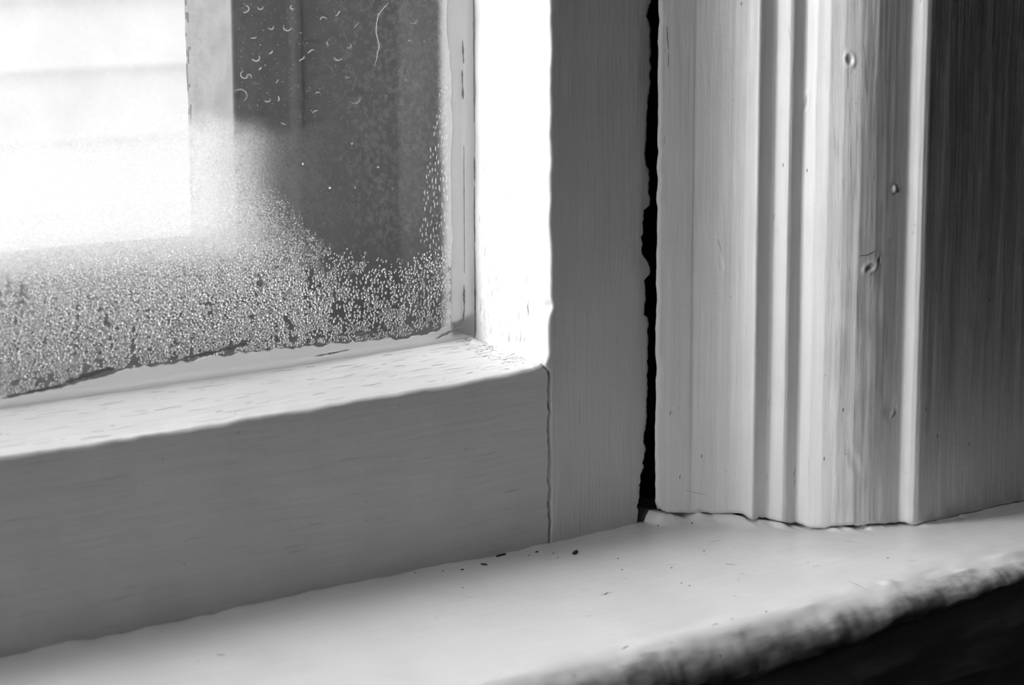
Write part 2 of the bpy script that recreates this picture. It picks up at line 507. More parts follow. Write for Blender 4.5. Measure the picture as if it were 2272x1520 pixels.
def build_rail():
    xs = np.concatenate([dense(-815, -262, -60, -60, .9, 20), np.arange(-59.6, -45.2, .3), [-45.2]])
    r = 2.2
    fz = resample([(0, -1.0), (0, 60 - r)], .8)
    top = resample([(r, 60), (43, 64.0)], .7)
    pr = [tuple(p) for p in fz[:-1]] + arc(r, 60 - r, r, 180, 90, 7) + [tuple(p) for p in top[1:]] + [(46, 64), (50, 60), (50, -1)]
    pr = np.array(pr)
    X = np.tile(xs[:, None], (1, len(pr))); Y = np.tile(pr[:, 0], (len(xs), 1)); Z = np.tile(pr[:, 1], (len(xs), 1))
    tz = (rail_top(X) - 60)
    bt = ip(X, [(-860, -.9), (-230, -.6), (-120, -.2), (-45, 1.2)])
    s = sm(Z, 40, 58)
    k = np.clip(Y / 43, 0, 1)
    Z = Z + s * (tz * (1 - k) + bt * k)
    # front arris wear
    ar = np.exp(-((Y - 1) ** 2 + (pr[:, 1] - 59.4) ** 2) / 6.0)
    wv = fbm(X / 11, 0, 0, 51, 4) * .45
    Z = Z + ar * wv * .7; Y = Y - ar * wv * .3
    front = sm(-Y, -.5, -.05)
    Y = Y - front * (fbm(X / 60, Z / 9, 0, 61, 3) * .16 + fbm(X / 16, Z / 2.4, 0, 62, 3) * .05 + fbm(X / 3, Z / 3, 0, 64, 2) * .02)
    topm = sm(Z, 57.5, 59) * sm(Y, 1.5, 3)
    bat = sm(X, -110, -48)
    Z = Z + topm * (fbm(X / 22, Y / 2.0, 0, 71, 3) * .10 + fbm(X / 7, Y / 1.3, 0, 73, 2) * .05 * (1 + bat))
    # lumpy paint where it meets the stile
    nr = sm(X, -56, -46)
    Z = Z + topm * nr * (fbm(X / 2.4, Y / 2.4, 0, 77, 4) * .55 - .1)
    # ragged end: follows the crack in front, an open gap toward the glass
    endw = sm(X, -54, -45.2)
    cr = ip(Z, CRACK) - .62 + fbm(Z / 1.3, 3, 0, 9, 3) * .22
    gapt = ip(Y, [(0, .0), (4, -.1), (12, -.1), (18, -.6), (24, -1.5), (36, -1.8), (41, -1.2), (50, -.8)]) + fbm(Y / 1.5, 5, 0, 81, 3) * .22
    isf = 1 - sm(Y, .8, 3.5)
    X = X + endw * (cr * isf + (1 - isf) * gapt)
    P = np.stack([X, Y, Z], -1) * MM
    f, t = grid_faces(len(xs), len(pr), True, True)
    return mesh_obj('bottom_rail', P, f, t, M_RAIL)


stile_o = child(build_stile(), w1)
rail_o = child(build_rail(), w1)
child(boxes('stile', [((-.86, 0, -.001), (-.815, .05, 1.13))], M_STILE), w1)
child(boxes('top_rail', [((-.815, 0, 1.08), (-.0455, .05, 1.13))], M_RAIL), w1)

# pane: a real slab, clear outside face, misted inside face
pv, pf = box_arr((-.815, PY, .058), (-.0448, PY + .003, 1.082))
pane = mesh_obj('glass_pane', pv, np.array(pf).ravel(), np.full(6, 4), M_PANE, smooth=False)
clear = bpy.data.materials.new('clear_glass'); clear.use_nodes = True
ct = clear.node_tree; ct.nodes.remove(ct.nodes['Principled BSDF'])
c1 = N(ct, 'ShaderNodeBsdfTransparent')
ct.links.new(c1.outputs[0], ct.nodes['Material Output'].inputs['Surface'])
pane.data.materials.append(clear)
for p in pane.data.polygons:
    if p.normal.y > -.5: p.material_index = 1
child(pane, w1)
tag(pane, 'misted glass pane')


# sealant: flat smear on the glass plus a rounded bead in the corner
def build_sealant():
    V, F, T = [], [], []

    def add(P, closed=False):
        nu, nv = P.shape[:2]
        f, t = grid_faces(nu, nv, closed, closed)
        F.append(f + sum(len(a) for a in V)); T.append(t); V.append(P.reshape(-1, 3))
    # vertical run
    zs = np.arange(66, 290, .4)
    w = 8.4 + fbm(zs / 9, 0, 0, 91, 4) * .7 + 1.6 * sm(zs, 150, 185)
    w = np.where(zs < 76, w * .5 + .5 * (3.2 + 5.2 * sm(zs, 66, 76)) + (76 - zs) * .35, w)
    s = np.linspace(0, 1, 14)
    Xv = -45.2 - w[:, None] * s
    th = .5 * (1 - s ** 3) + .02
    bead = 1.9 * np.exp(-((s * w[:, None]) / 1.9) ** 2)
    ridge = .35 * np.exp(-((s * w[:, None] - 3.6 - .6 * np.sin(zs / 17)[:, None]) / .5) ** 2)
    Yv = 43.0 - (th + bead + ridge)
    Zv = np.tile(zs[:, None], (1, 14))
    fr = np.stack([Xv, Yv, Zv], -1); bk = np.stack([Xv, np.full_like(Xv, 42.95), Zv], -1)[:, ::-1]
    add(np.concatenate([fr, bk], 1) * MM, True)
    # horizontal run
    xs = np.arange(-310, -45, .35)
    zb = 64.0 + ip(xs, [(-860, -.9), (-230, -.6), (-120, -.2), (-45, 1.2)])
    w = ip(xs, [(-310, 2.6), (-222, 3.6), (-205, 3.6), (-190, 5.2), (-180, 6.4), (-150, 7.0), (-120, 6.0), (-100, 4.8), (-75, 3.8), (-60, 4.2), (-50, 6.5), (-45, 9)])
    w = w + fbm(xs / 4.5, 0, 0, 95, 5) * .7
    Zh = zb[:, None] - .3 + w[:, None] * s
    bead = 1.3 * np.exp(-((s * w[:, None]) / 1.3) ** 2)
    ridge = .35 * np.exp(-((s * w[:, None] - 3.0 - .5 * np.sin(xs / 13)[:, None]) / .4) ** 2)
    Yh = 43.0 - (th + bead + ridge + .12 * fbm(xs[:, None] / 5, Zh / 2, 0, 97, 3))
    Yh = np.minimum(Yh, 42.97)
    Xh = np.tile(xs[:, None], (1, 14))
    fr = np.stack([Xh, Yh, Zh], -1); bk = np.stack([Xh, np.full_like(Xh, 42.95), Zh], -1)[:, ::-1]
    add(np.concatenate([fr, bk], 1) * MM, True)
    o = mesh_obj('sealant', np.concatenate(V), np.concatenate(F), np.concatenate(T), M_SEAL)
    tag(o, 'pale ragged sealant along the edge of the glass')
    return o


child(build_sealant(), w1)


# grime: dark strips along the sealant; the last ones paint the dark crack
def strip(path, wid, y, seed):
    """ragged flat strip following a path of (x,z) mm on the pane."""
    p = resample(path, .4)
    n = len(p)
    tv = np.gradient(p, axis=0); tv /= np.linalg.norm(tv, axis=1)[:, None] + 1e-9
    nv = np.stack([-tv[:, 1], tv[:, 0]], -1)
    k = np.linspace(0, 1, n)
    ww = wid * np.minimum(1, np.minimum(k, 1 - k) * 7) * (.75 + .5 * noise(k * n / 6, seed)) + .08
    a = p + nv * (ww * (.5 + .5 * np.abs(noise(k * n / 3.1, seed + 3))))[:, None]
    b = p - nv * (ww * (.5 + .5 * np.abs(noise(k * n / 2.7, seed + 7))))[:, None]
    fr = np.stack([np.stack([a[:, 0], np.full(n, y), a[:, 1]], -1), np.stack([b[:, 0], np.full(n, y), b[:, 1]], -1),
                   np.stack([b[:, 0], np.full(n, y + .12), b[:, 1]], -1), np.stack([a[:, 0], np.full(n, y + .12), a[:, 1]], -1)], 1)
    return fr * MM


def build_grime_and_crack():
    V, F, T = [], [], []
    L = [([(-204, 68.5), (-196, 69.8), (-188, 71.0), (-185, 70.6)], 1.0, 41.9, 3),
         ([(-163, 71.0), (-150, 71.8), (-139, 73.2), (-136, 72.8)], .8, 41.9, 5),
         ([(-225, 66.2), (-212, 67.2), (-203, 68.0)], .6, 41.9, 7),
         ([(-94, 71.4), (-88, 71.6)], .7, 41.7, 9),
         ([(-112, 66.2), (-104, 66.5), (-98, 66.9)], .35, 40.9, 11),
         ([(-62, 66.6), (-56, 68.3), (-50, 69.3)], .8, 41.0, 13),
         ([(-50.0, 70), (-49.2, 76), (-49.3, 84)], .5, 41.6, 15),
         ([(-49.2, 148), (-49.6, 158)], .45, 41.6, 17),
         ([(-48.9, 160), (-49.3, 168)], .4, 41.6, 19),
         ([(-49.0, 88), (-49.0, 132)], .12, 41.6, 21),
         ([(-45.5, 66.5), (-45.4, 90), (-45.5, 118)], .34, 40.4, 23), ([(-45.4, 120), (-45.4, 128)], .22, 40.4, 25), ([(-45.4, 140), (-45.4, 190)], .10, 40.4, 27)]  # strips painting the dark crack between bead and stile
    base = 0
    for path, w, y, sd in L:
        P = strip(path, w, y, sd)
        f, t = grid_faces(P.shape[0], 4, True, True)
        F.append(f + base); T.append(t); V.append(P.reshape(-1, 3)); base += P.shape[0] * 4
    o = mesh_obj('grime', np.concatenate(V), np.concatenate(F), np.concatenate(T), plain('grime_and_crack', .22, .8, .5, 500))
    tag(o, 'dark mouldy smears on the sealant and dark crack line beside it')
    return o


child(build_grime_and_crack(), w1)
# dark jamb behind the gap between sash and casing
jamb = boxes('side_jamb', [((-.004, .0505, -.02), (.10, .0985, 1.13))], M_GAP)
child(jamb, w1); tag(jamb, 'dark bare wood jamb deep in the gap')

# unseen side window, added to light the casing from the left
w3 = tag(empty('added_side_window', (RX0, -.17, 0)), 'narrow side window added out of view to light the casing', 'window', kind='structure')
child(boxes('window_frame', [((RX0 - .05, LY0, LZ0), (RX0 - .01, LY0 + .02, LZ1)), ((RX0 - .05, LY1 - .015, LZ0), (RX0 - .01, LY1, LZ1)),
                             ((RX0 - .05, LY0, LZ0), (RX0 - .01, LY1, LZ0 + .03)), ((RX0 - .05, LY0, LZ1 - .04), (RX0 - .01, LY1, LZ1))], M_STILE), w3)
child(boxes('glass_pane', [((RX0 - .032, LY0 + .019, LZ0 + .029), (RX0 - .029, LY1 - .014, LZ1 - .039))], clear), w3)

# ================================================================ CASING
CASE = None


def foot_line(x):
    """height (mm) of the ragged lower paint edge of the casing"""
    z = ip(x, [(-2, 9.0), (-.6, 8.0), (-.3, 6.2), (1.5, 4.4), (3, 3.8), (7, 4.2), (12, 4.6), (16, 3.9), (19.5, 3.9), (21.7, 4.2), (23.2, 2.9), (27, 2.3), (31, 1.8), (35, .9), (38, .4), (40, .4), (43, 1.6), (53, 1.8), (63, 1.4), (65.6, .6), (69, .8), (100, .5), (160, .4)])
    w = 1 - .6 * sm(x, 66, 76)
    return z + w * (fbm(x / 3.0, 0, 0, 101, 4) * .42 + fbm(x / .9, 0, 0, 103, 2) * .22)


def build_casing():
    pr = [(11.2, 44), (11.2, 9), (2.2, -1.8)]
    A = [(-.6, -3.4), (-.3, -4.8), (3, -7.4), (7, -10), (8.8, -11), (9.4, -11.2), (12.3, -13.5), (16.1, -16.6), (19.4, -20), (21.7, -23.4), (23.1, -26.6), (23.3, -27.4)]
    B = [(23.9, -27.8), (26.8, -28.1), (28.9, -28.4), (29.8, -29.2), (30.3, -31), (30.6, -33.6), (31.0, -34.6), (32.0, -35.2), (34.4, -35.6), (36.0, -35.9)]
    C = [(36.5, -36.7), (37.4, -40.6), (39.5, -44.6), (43, -48.4), (47.6, -51.8), (53, -54.4), (58.6, -56), (63, -56.8), (65.0, -57.1), (65.5, -57.6), (65.8, -58.8), (66.6, -60.8), (67.6, -62), (69.2, -62.6)]
    D = [(128, -62.6), (160, -62.6), (160, -38.2)]
    pts = pr + list(resample(A + B + C, .5)) + list(resample([(69.2, -62.6), (128, -62.6)], .9)[1:]) + D[1:3] + [(62, -38.2), (54, -20), (46, -8), (32, 8), (26, 44)]
    pts = np.array([tuple(p) for p in pts])
    n = len(pts)
    seg = np.concatenate([[0], np.cumsum(np.linalg.norm(np.diff(pts, axis=0), axis=1))])
    tt = np.concatenate([np.linspace(0, .03, 30) ** 1.0, np.linspace(.03, .2, 280)[1:], np.linspace(.2, 1, 20)[1:]])
    H = 1180.0
    zb = foot_line(pts[:, 0])
    Z = zb[None, :] + (H - zb[None, :]) * tt[:, None]
    # smoothed outward normals
    d = np.gradient(pts, axis=0); d /= np.linalg.norm(d, axis=1)[:, None] + 1e-9
    nrm = np.stack([d[:, 1], -d[:, 0]], -1)
    vis = ((np.arange(n) > 2) & (np.arange(n) < n - 7)).astype(float)
    dd = fbm(seg[None, :] / 9, Z / 60, 0, 111, 3) * .10 + fbm(seg[None, :] / 2.2, Z / 50, 0, 112, 3) * .06
    x0 = pts[:, 0][None, :]
    grainy = sm(x0, 43, 50) * (1 - sm(x0, 62, 65))
    dd = dd + grainy * fbm(seg[None, :] / .9, Z / 45, 0, 113, 2) * .06
    # foot of the moulding: paint build-up
    foot = np.exp(-np.clip(Z, 0, None) / 5.0)
    dd = dd + foot * (fbm(seg[None, :] / 5, Z / 4, 0, 115, 3) * .35 + .5 * sm(x0, 27, 36) * (1 - sm(x0, 56, 64)))

    # dents: (arc centre x mm, y mm, z mm, width, height, depth, angle)
    def dent(cx, cy, cz, w, h, dep, ang=0, rim=.4):
        i = np.argmin((pts[:, 0] - cx) ** 2 + (pts[:, 1] - cy) ** 2)
        ds = (seg[None, :] - seg[i]); dz = Z - cz
        a = math.radians(ang)
        u = ds * math.cos(a) + dz * math.sin(a); v = -ds * math.sin(a) + dz * math.cos(a)
        q = (u / w) ** 2 + (v / h) ** 2
        return -dep * np.exp(-q * 1.6) + dep * rim * np.exp(-((np.sqrt(q) - 1.5) / .45) ** 2)
    for a in DENTS:
        dd = dd + dent(*a)
    dd = dd * vis[None, :]
    X = pts[:, 0][None, :] + nrm[:, 0][None, :] * dd
    Y = pts[:, 1][None, :] + nrm[:, 1][None, :] * dd
    # left paint edge ragged
    le = np.exp(-((pts[:, 0] + .6) / 1.2) ** 2)[None, :]
    X = X + le * fbm(Z / 5, 2, 0, 121, 4) * .35
    P = np.stack([X, Y, Z], -1) * MM
    f, t = grid_faces(len(tt), n, True, True)
    o = mesh_obj('trim_1', P, f, t, M_CASE)
    o.data.materials.append(M_GAP)            # edge inside the gap coloured dark for its shade
    mi = np.zeros(len(t), np.int32)
    q = np.arange((len(tt) - 1) * n) % n
    mi[:(len(tt) - 1) * n][(q < 3)] = 1
    o.data.polygons.foreach_set('material_index', mi)
    return o


DENTS = [(44, -49.2, 162, 1.0, 1.5, .8, 15), (36.5, -36.7, 147, .8, 2.4, .5, -12), (60, -56.3, 118, .8, 1.2, -.9, 0), (51.5, -54, 91.5, 1.6, .9, 1.0, 25), (55, -55, 94, .6, 1.0, .6, -10),
         (60.5, -56.3, 42, 2.2, 3.2, .35, -20), (61.5, -56.5, 40, .5, 1.6, -.7, -30), (50, -53, 80, 5, 8, .25, 20), (30.2, -31, 104, .5, 2.0, .35, 12), (17, -17, 92, .7, 2.4, .25, 10), (47, -51.3, 60, 6, 9, .3, 0), (54, -54.7, 12, 7, 6, .3, 30),
         (48, -52, 24, 1.5, 5, .22, 20)]
case_o = build_casing()
tag(case_o, 'white painted moulded casing with grooves, bead and rounded dented ridge beside the sash', 'window casing', kind='structure')


# ================================================================ SILL
def add_nose_grime(m):
    nt = m.node_tree; L = nt.links; bs = nt.nodes['Principled BSDF']
    src = bs.inputs['Base Color'].links[0].from_socket
    geo = N(nt, 'ShaderNodeNewGeometry'); sx = N(nt, 'ShaderNodeSeparateXYZ'); L.new(geo.outputs['Position'], sx.inputs[0])
    mp = N(nt, 'ShaderNodeMapping'); mp.inputs['Scale'].default_value = (45, 110, 150); L.new(geo.outputs['Position'], mp.inputs['Vector'])
    nz = N(nt, 'ShaderNodeTexNoise'); nz.inputs['Scale'].default_value = 1; nz.inputs['Detail'].default_value = 6; nz.inputs['Roughness'].default_value = .6
    L.new(mp.outputs[0], nz.inputs['Vector'])
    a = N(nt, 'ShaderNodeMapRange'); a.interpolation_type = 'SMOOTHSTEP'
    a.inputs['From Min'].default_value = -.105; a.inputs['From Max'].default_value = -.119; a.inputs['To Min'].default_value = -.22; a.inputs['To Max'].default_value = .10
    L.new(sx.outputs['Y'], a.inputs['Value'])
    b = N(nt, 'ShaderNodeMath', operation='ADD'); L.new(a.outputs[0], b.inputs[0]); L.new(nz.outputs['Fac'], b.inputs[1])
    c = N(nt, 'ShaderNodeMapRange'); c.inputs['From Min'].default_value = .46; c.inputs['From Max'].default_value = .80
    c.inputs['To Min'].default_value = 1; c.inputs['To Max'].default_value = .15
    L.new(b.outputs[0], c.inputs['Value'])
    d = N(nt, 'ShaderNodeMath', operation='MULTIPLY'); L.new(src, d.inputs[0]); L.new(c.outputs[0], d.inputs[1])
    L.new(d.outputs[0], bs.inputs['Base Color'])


add_nose_grime(M_SILL)


def build_sill():
    xs = dense(-1000, -262, 140, 300, .7, 16)
    zn = ip(xs, [(-1000, -18), (-250, -18), (-30, -12), (66, -4.0), (140, -4)]) + fbm(xs / 12, 0, 0, 131, 4) * 1.1
    back = resample([(60, 0), (52, 0)], 4); top = resample([(52, 0), (-104, 0)], .75)
    nt_ = 26
    a = np.linspace(0, 1, nt_)
    P = []
    nb = len(back) - 1
    ytop = np.concatenate([back[:-1, 0], top[:, 0]])
    n1 = len(ytop)
    tot = n1 + nt_ - 1 + 3
    X = np.tile(xs[:, None], (1, tot)); Y = np.zeros((len(xs), tot)); Z = np.zeros((len(xs), tot))
    Y[:, :n1] = ytop
    # nose: quarter superellipse from (-104,0) to (-118,zn)
    th = a[1:] * math.pi / 2
    Y[:, n1:n1 + nt_ - 1] = -104 - 14 * np.sin(th)[None, :]
    Z[:, n1:n1 + nt_ - 1] = zn[:, None] * (1 - np.cos(th))[None, :]
    Y[:, -3] = -116.5; Z[:, -3] = zn - 1.2
    Y[:, -2] = -104; Z[:, -2] = -22
    Y[:, -1] = 60; Z[:, -1] = -22
    topm = np.zeros(tot); topm[:n1 + nt_ - 1] = 1
    nose = np.zeros(tot); nose[n1 - 14:n1 + nt_ - 1] = 1
    soft = sm(-Y, 92, 106) * topm
    h = fbm(X / 40, Y / 22, 0, 141, 3) * .25 + fbm(X / 9, Y / 6, 0, 143, 3) * .05
    h = h + np.exp(-np.clip(-Y, 0, None) / 3.0) * (fbm(X / 12, 0, 0, 145, 4) * .55) * (X < -3)
    h = h + soft * (fbm(X / 30, Y / 12, Z / 8, 147, 3) * .5 + fbm(X / 8, Y / 3, Z / 3, 149, 3) * .07)
    # paint fillet against the foot of the casing, hollow beside the bead
    cl = ip(X, [(-3, -2.5), (-.3, -4.6), (3, -7.3), (9, -11), (16, -16.5), (21.5, -23), (23.3, -27.4), (29, -28.6), (30.6, -33), (35, -35.8), (37.4, -40.6), (43, -48.4), (53, -54.4), (65, -57.1), (69.2, -62.6), (200, -62.6)])
    dist = np.clip(cl - Y, 0, None)
    gap = .80 + .35 * fbm(X / 5, 0, 0, 155, 3) + .9 * np.exp(-((X - 7) / 2.5) ** 2) + .5 * np.exp(-((X - 50) / 1.5) ** 2)
    gap = np.clip(gap, .12, 2) * (1 - .75 * sm(X, 66, 72)) + 3.5 * (1 - sm(X, -1.5, 1.5))
    wall = foot_line(X[:, 0])[:, None] - gap
    fil = sm(X, -2.5, .5) * np.exp(-(dist / 2.6) ** 1.5)
    h = h * (1 - .8 * fil) + fil * (wall + fbm(X / 2.4, Y / 2.4, 0, 151, 4) * .12)
    h = h - .5 * np.exp(-(((X - 44) / 12) ** 2 + ((Y + 42) / 9) ** 2))
    # pits and scabs
    rng = np.random.RandomState(4)
    for k in range(26):
        px, py = rng.uniform(-200, 100), rng.uniform(-100, -6)
        rr = rng.uniform(.5, 1.3); el = rng.uniform(1, 3)
        h = h - rng.uniform(.08, .3) * np.exp(-(((X - px) / (rr * el)) ** 2 + ((Y - py) / rr) ** 2))
    for px, py, w, hh, dd in [(-55.5, -15.5, 3.2, .8, .55), (-30, -18, 3.4, .9, .6), (-52, -66, 2.6, .9, .3), (-8, -38, 2.2, .7, .3), (64, -108, 7, 2.5, -.8), (40, -110, 4, 1.6, -.7), (8, -106, 3, 2, -.6), (-30, -108, 5, 2, -.6)]:
        h = h - dd * np.exp(-(((X - px) / w) ** 2 + ((Y - py) / hh) ** 2))
    Z = Z + h * topm
    Y = Y - soft * fbm(X / 18, Z / 8, 0, 153, 4) * .4 * (np.arange(tot) >= n1)
    P = np.stack([X, Y, Z], -1) * MM
    f, t = grid_faces(len(xs), tot, True, True)
    return mesh_obj('trim_2', P, f, t, M_SILL)


sill_o = build_sill()
tag(sill_o, 'broad white painted window sill with rounded worn front edge', 'window sill', kind='structure')


def build_apron():
    xs = dense(-1000, -262, 140, 300, 1.2, 10)
    pr = np.array([(-112, -14)] + [tuple(p) for p in resample([(-116.4, -14), (-117.6, -16), (-117.6, -34), (-115.2, -35.2), (-115, -37), (-114.5, -110)], 1.2)] + [(-100, -112), (-40, -112), (-40, -30)])
    X = np.tile(xs[:, None], (1, len(pr))); Y = np.tile(pr[:, 0], (len(xs), 1)); Z = np.tile(pr[:, 1], (len(xs), 1))
    rise = ip(X, [(-1000, -5), (-250, -5), (-30, 0), (66, 9), (140, 10)])
    Z = Z + rise * sm(Z, -34, -16)
    Y = Y - (Y < -113) * fbm(X / 30, Z / 6, 0, 161, 4) * .5
    P = np.stack([X, Y, Z], -1) * MM
    f, t = grid_faces(len(xs), len(pr), True, True)
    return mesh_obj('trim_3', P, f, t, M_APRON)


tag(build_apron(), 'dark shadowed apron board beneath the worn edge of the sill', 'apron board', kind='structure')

# ================================================================ OUTSIDE: storm frame, siding, ground
w2 = tag(empty('window_2', (-.3, .11, .05)), 'weathered pale outer storm window frame seen through the misted pane', 'window', kind='structure')
SY0, SY1, SX = .100, .131, -.1045


def storm():
    zs = np.arange(20, 200, 1.2); zs = np.concatenate([zs, np.linspace(200, 1120, 10)[1:]])
    pr = resample([(60, 100), (-76, 100), (-77, 98.4), (-80, 98.4), (-81, 100), (-104.5, 100), (-104.5, 131), (60, 131)], 1.2)
    pr = np.array([tuple(p) for p in pr])
    X = np.tile(pr[:, 0], (len(zs), 1)); Y = np.tile(pr[:, 1], (len(zs), 1)); Z = np.tile(zs[:, None], (1, len(pr)))
    X = X + sm(-X, 100, 104) * fbm(Z / 9, Y / 6, 0, 171, 4) * .35 * sm(Y, 101, 104)
    f, t = grid_faces(len(zs), len(pr), True, True)
    o = mesh_obj('stile', np.stack([X, Y, Z], -1) * MM, f, t, M_STORM)
    o.data.materials.append(M_STORM_DIRT)
    n = len(pr); q = np.arange((len(zs) - 1) * n); yy = Y.ravel()[q]; xx = X.ravel()[q]; z_ = Z.ravel()[q]
    dirty = (xx < -104) & (yy > 127.4 + 2.2 * np.abs(noise(z_ / 4, 0, 0, 177))) & (noise(z_ / 2.2, yy / 2, 0, 178) > -.25)
    mi = np.zeros(len(t), np.int32); mi[:len(q)] = dirty
    o.data.polygons.foreach_set('material_index', mi)
    return o


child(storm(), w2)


def storm_rail():
    xs = np.concatenate([np.linspace(-820, -262, 10)[:-1], np.arange(-262, -104, 1.5), [-104.6]])
    pr = np.array([tuple(p) for p in resample([(100, 20), (100, 91), (102, 93), (131, 97), (131, 20)], 1.5)])
    X = np.tile(xs[:, None], (1, len(pr))); Y = np.tile(pr[:, 0], (len(xs), 1)); Z = np.tile(pr[:, 1], (len(xs), 1))
    Z = Z + sm(Z, 85, 92) * fbm(X / 30, Y / 8, 0, 175, 3) * .6
    f, t = grid_faces(len(xs), len(pr), True, True)
    return mesh_obj('bottom_rail', np.stack([X, Y, Z], -1) * MM, f, t, M_STORM)


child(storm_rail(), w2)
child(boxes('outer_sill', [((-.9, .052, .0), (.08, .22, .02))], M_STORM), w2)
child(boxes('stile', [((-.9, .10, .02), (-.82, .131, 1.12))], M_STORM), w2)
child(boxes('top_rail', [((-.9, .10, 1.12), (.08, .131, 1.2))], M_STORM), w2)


def siding():
    pitch, lap = .118, .022
    pr = [(3.12, -1.5)]
    z = -1.5 + .037
    while z < 2.4:
        pr += [(3.0 - lap, z), (3.0 - lap + .002, z + .004), (3.0 - .004, z + pitch)]
        z += pitch
    pr += [(3.12, z)]
    pr = np.array(pr)
    xs = np.array([.45, 2, 4, 6.5])
    X = np.tile(xs[:, None], (1, len(pr))); Y = np.tile(pr[:, 0], (4, 1)); Z = np.tile(pr[:, 1], (4, 1))
    f, t = grid_faces(4, len(pr), True, True)
    return mesh_obj('neighbouring_house', np.stack([X, Y, Z], -1), f, t, M_SIDING, smooth=False)


tag(siding(), 'blown out white clapboard house wall outside beyond the window', 'house')
boxes('ground', [((-30, .3, -1.6), (30, 40, -1.5))], M_GROUND)
tag(bpy.data.objects['ground'], 'pale ground outside the window', 'ground', kind='structure')


# ================================================================ CONDENSATION
def cap_template(rings=4, seg=9):
    V = []
    for i in range(rings):
        a = math.pi / 2 * (i / rings)
        for k in range(seg):
            b = 2 * math.pi * k / seg
            V.append((math.cos(a) * math.cos(b), -math.sin(a) * .46, math.cos(a) * math.sin(b)))
    V.append((0, -.46, 0))
    F, T = [], []
    for i in range(rings - 1):
        for k in range(seg):
            F += [i * seg + k, i * seg + (k + 1) % seg, (i + 1) * seg + (k + 1) % seg, (i + 1) * seg + k]; T.append(4)
    for k in range(seg):
        F += [(rings - 1) * seg + k, (rings - 1) * seg + (k + 1) % seg, rings * seg]; T.append(3)
    F += list(range(seg))[::-1]; T.append(seg)
    return np.array(V), np.array(F), np.array(T)


def pane_bottom(x):
    """top edge of the sealant (mm)"""
    return 64.0 + ip(x, [(-262, 2), (-222, 3.0), (-205, 4.0), (-190, 6.2), (-150, 6.8), (-120, 6.2), (-100, 5.5), (-75, 4.6), (-60, 5.5), (-50, 8)])


def scatter():
    """positions and radii in mm on the pane, biggest drops low down."""
    rng = np.random.RandomState(11)
    cell = {}
    out = []
    cs = 1.6

    def ok(x, z, r, tight):
        i, j = int(x // cs), int(z // cs)
        for a in (-1, 0, 1):
            for b in (-1, 0, 1):
                for (X, Z, R) in cell.get((i + a, j + b), ()):
                    if (X - x) ** 2 + (Z - z) ** 2 < (tight * (r + R)) ** 2: return False
        return True

    def put(x, z, r, tight=.93):
        if ok(x, z, r, tight):
            cell.setdefault((int(x // cs), int(z // cs)), []).append((x, z, r)); out.append((x, z, r)); return True
        return False
    # fat drops low down first, then ever finer beads packed between and above them
    for n, h0, h1, f in ((37000, 0, 36, 1.0), (85000, 0, 48, .62), (210000, 4, 66, .40)):
        X = rng.uniform(-300, -54, n); U = rng.uniform(0, 1, n)
        low = noise(X / 1.9, (U * h1) / 2.4, 0, 201) + .6 * noise(X / 1.1, (U * h1) / 1.3, 0, 203)
        J = rng.uniform(.6, 1.15, n); Q = rng.uniform(0, 1, n)
        H = h0 + U * (h1 - h0)
        ZB = pane_bottom(X)
        SZ = ip(H, [(0, .30), (5, .48), (12, .62), (18, .56), (26, .38), (34, .30), (66, .26)])
        VO = ip(H, [(0, -.35), (14, -.45), (28, -.62), (45, -.9), (66, -1.3)])
        LIM = ip(X, [(-226, 58), (-150, 64), (-125, 54), (-105, 34), (-80, 27), (-54, 30)])
        for k in range(n):
            if low[k] < VO[k] or Q[k] > (LIM[k] - H[k]) / (LIM[k] * .7): continue
            if X[k] > -118 and f < .9 and noise(X[k] / 3, H[k] / 4, 0, 207) < sm(X[k], -118, -95) * 1.1 - .75: continue
            put(X[k], ZB[k] + H[k], max(.13, SZ[k] * J[k] * f), .95)
    return np.array(out)


drops = scatter()
rng = np.random.RandomState(5)
V0, F0, T0 = cap_template()


def build_drops(D, name):
    n = len(D); m = len(V0)
    ang = rng.uniform(0, math.pi, n)
    el = rng.uniform(1.0, 1.3, n)
    ca, sa = np.cos(ang), np.sin(ang)
    lx = V0[None, :, 0] * el[:, None]; lz = V0[None, :, 2] / el[:, None]
    # uneven outline
    an = np.arctan2(V0[:, 2], V0[:, 0])[None, :]
    wob = 1 + .10 * np.sin(2 * an + rng.uniform(0, 6, n)[:, None]) + .07 * np.sin(3 * an + rng.uniform(0, 6, n)[:, None])
    lx = lx * wob; lz = lz * wob
    r = D[:, 2][:, None]
    X = D[:, 0][:, None] + r * (lx * ca[:, None] - lz * sa[:, None])
    Z = D[:, 1][:, None] + r * (lx * sa[:, None] + lz * ca[:, None])
    Y = PY * 1000 - .02 + r * V0[None, :, 1] * (rng.uniform(.8, 1.15, n) * ip(D[:, 0], [(-226, 1.0), (-140, 1.0), (-100, .42), (-54, .36)]) * ip(D[:, 1], [(84, 1.0), (98, .6)]))[:, None]
    P = np.stack([X, Y, Z], -1) * MM
    F = (F0[None, :] + (np.arange(n) * m)[:, None]).ravel(); T = np.tile(T0, n)
    return mesh_obj(name, P, F, T, M_WATER)


fatm = drops[:, 2] > .26
o = build_drops(drops[fatm], 'condensation')
V0, F0, T0 = cap_template(2, 6)
fine_o = build_drops(drops[~fatm], 'fine_condensation')
tag(fine_o, 'finest mist beads packed above and between the fatter drops on the pane', 'condensation', kind='stuff')
tag(o, 'fine beads of condensation covering the lower part of the misted pane', 'condensation', kind='stuff')
print('drops', len(drops))

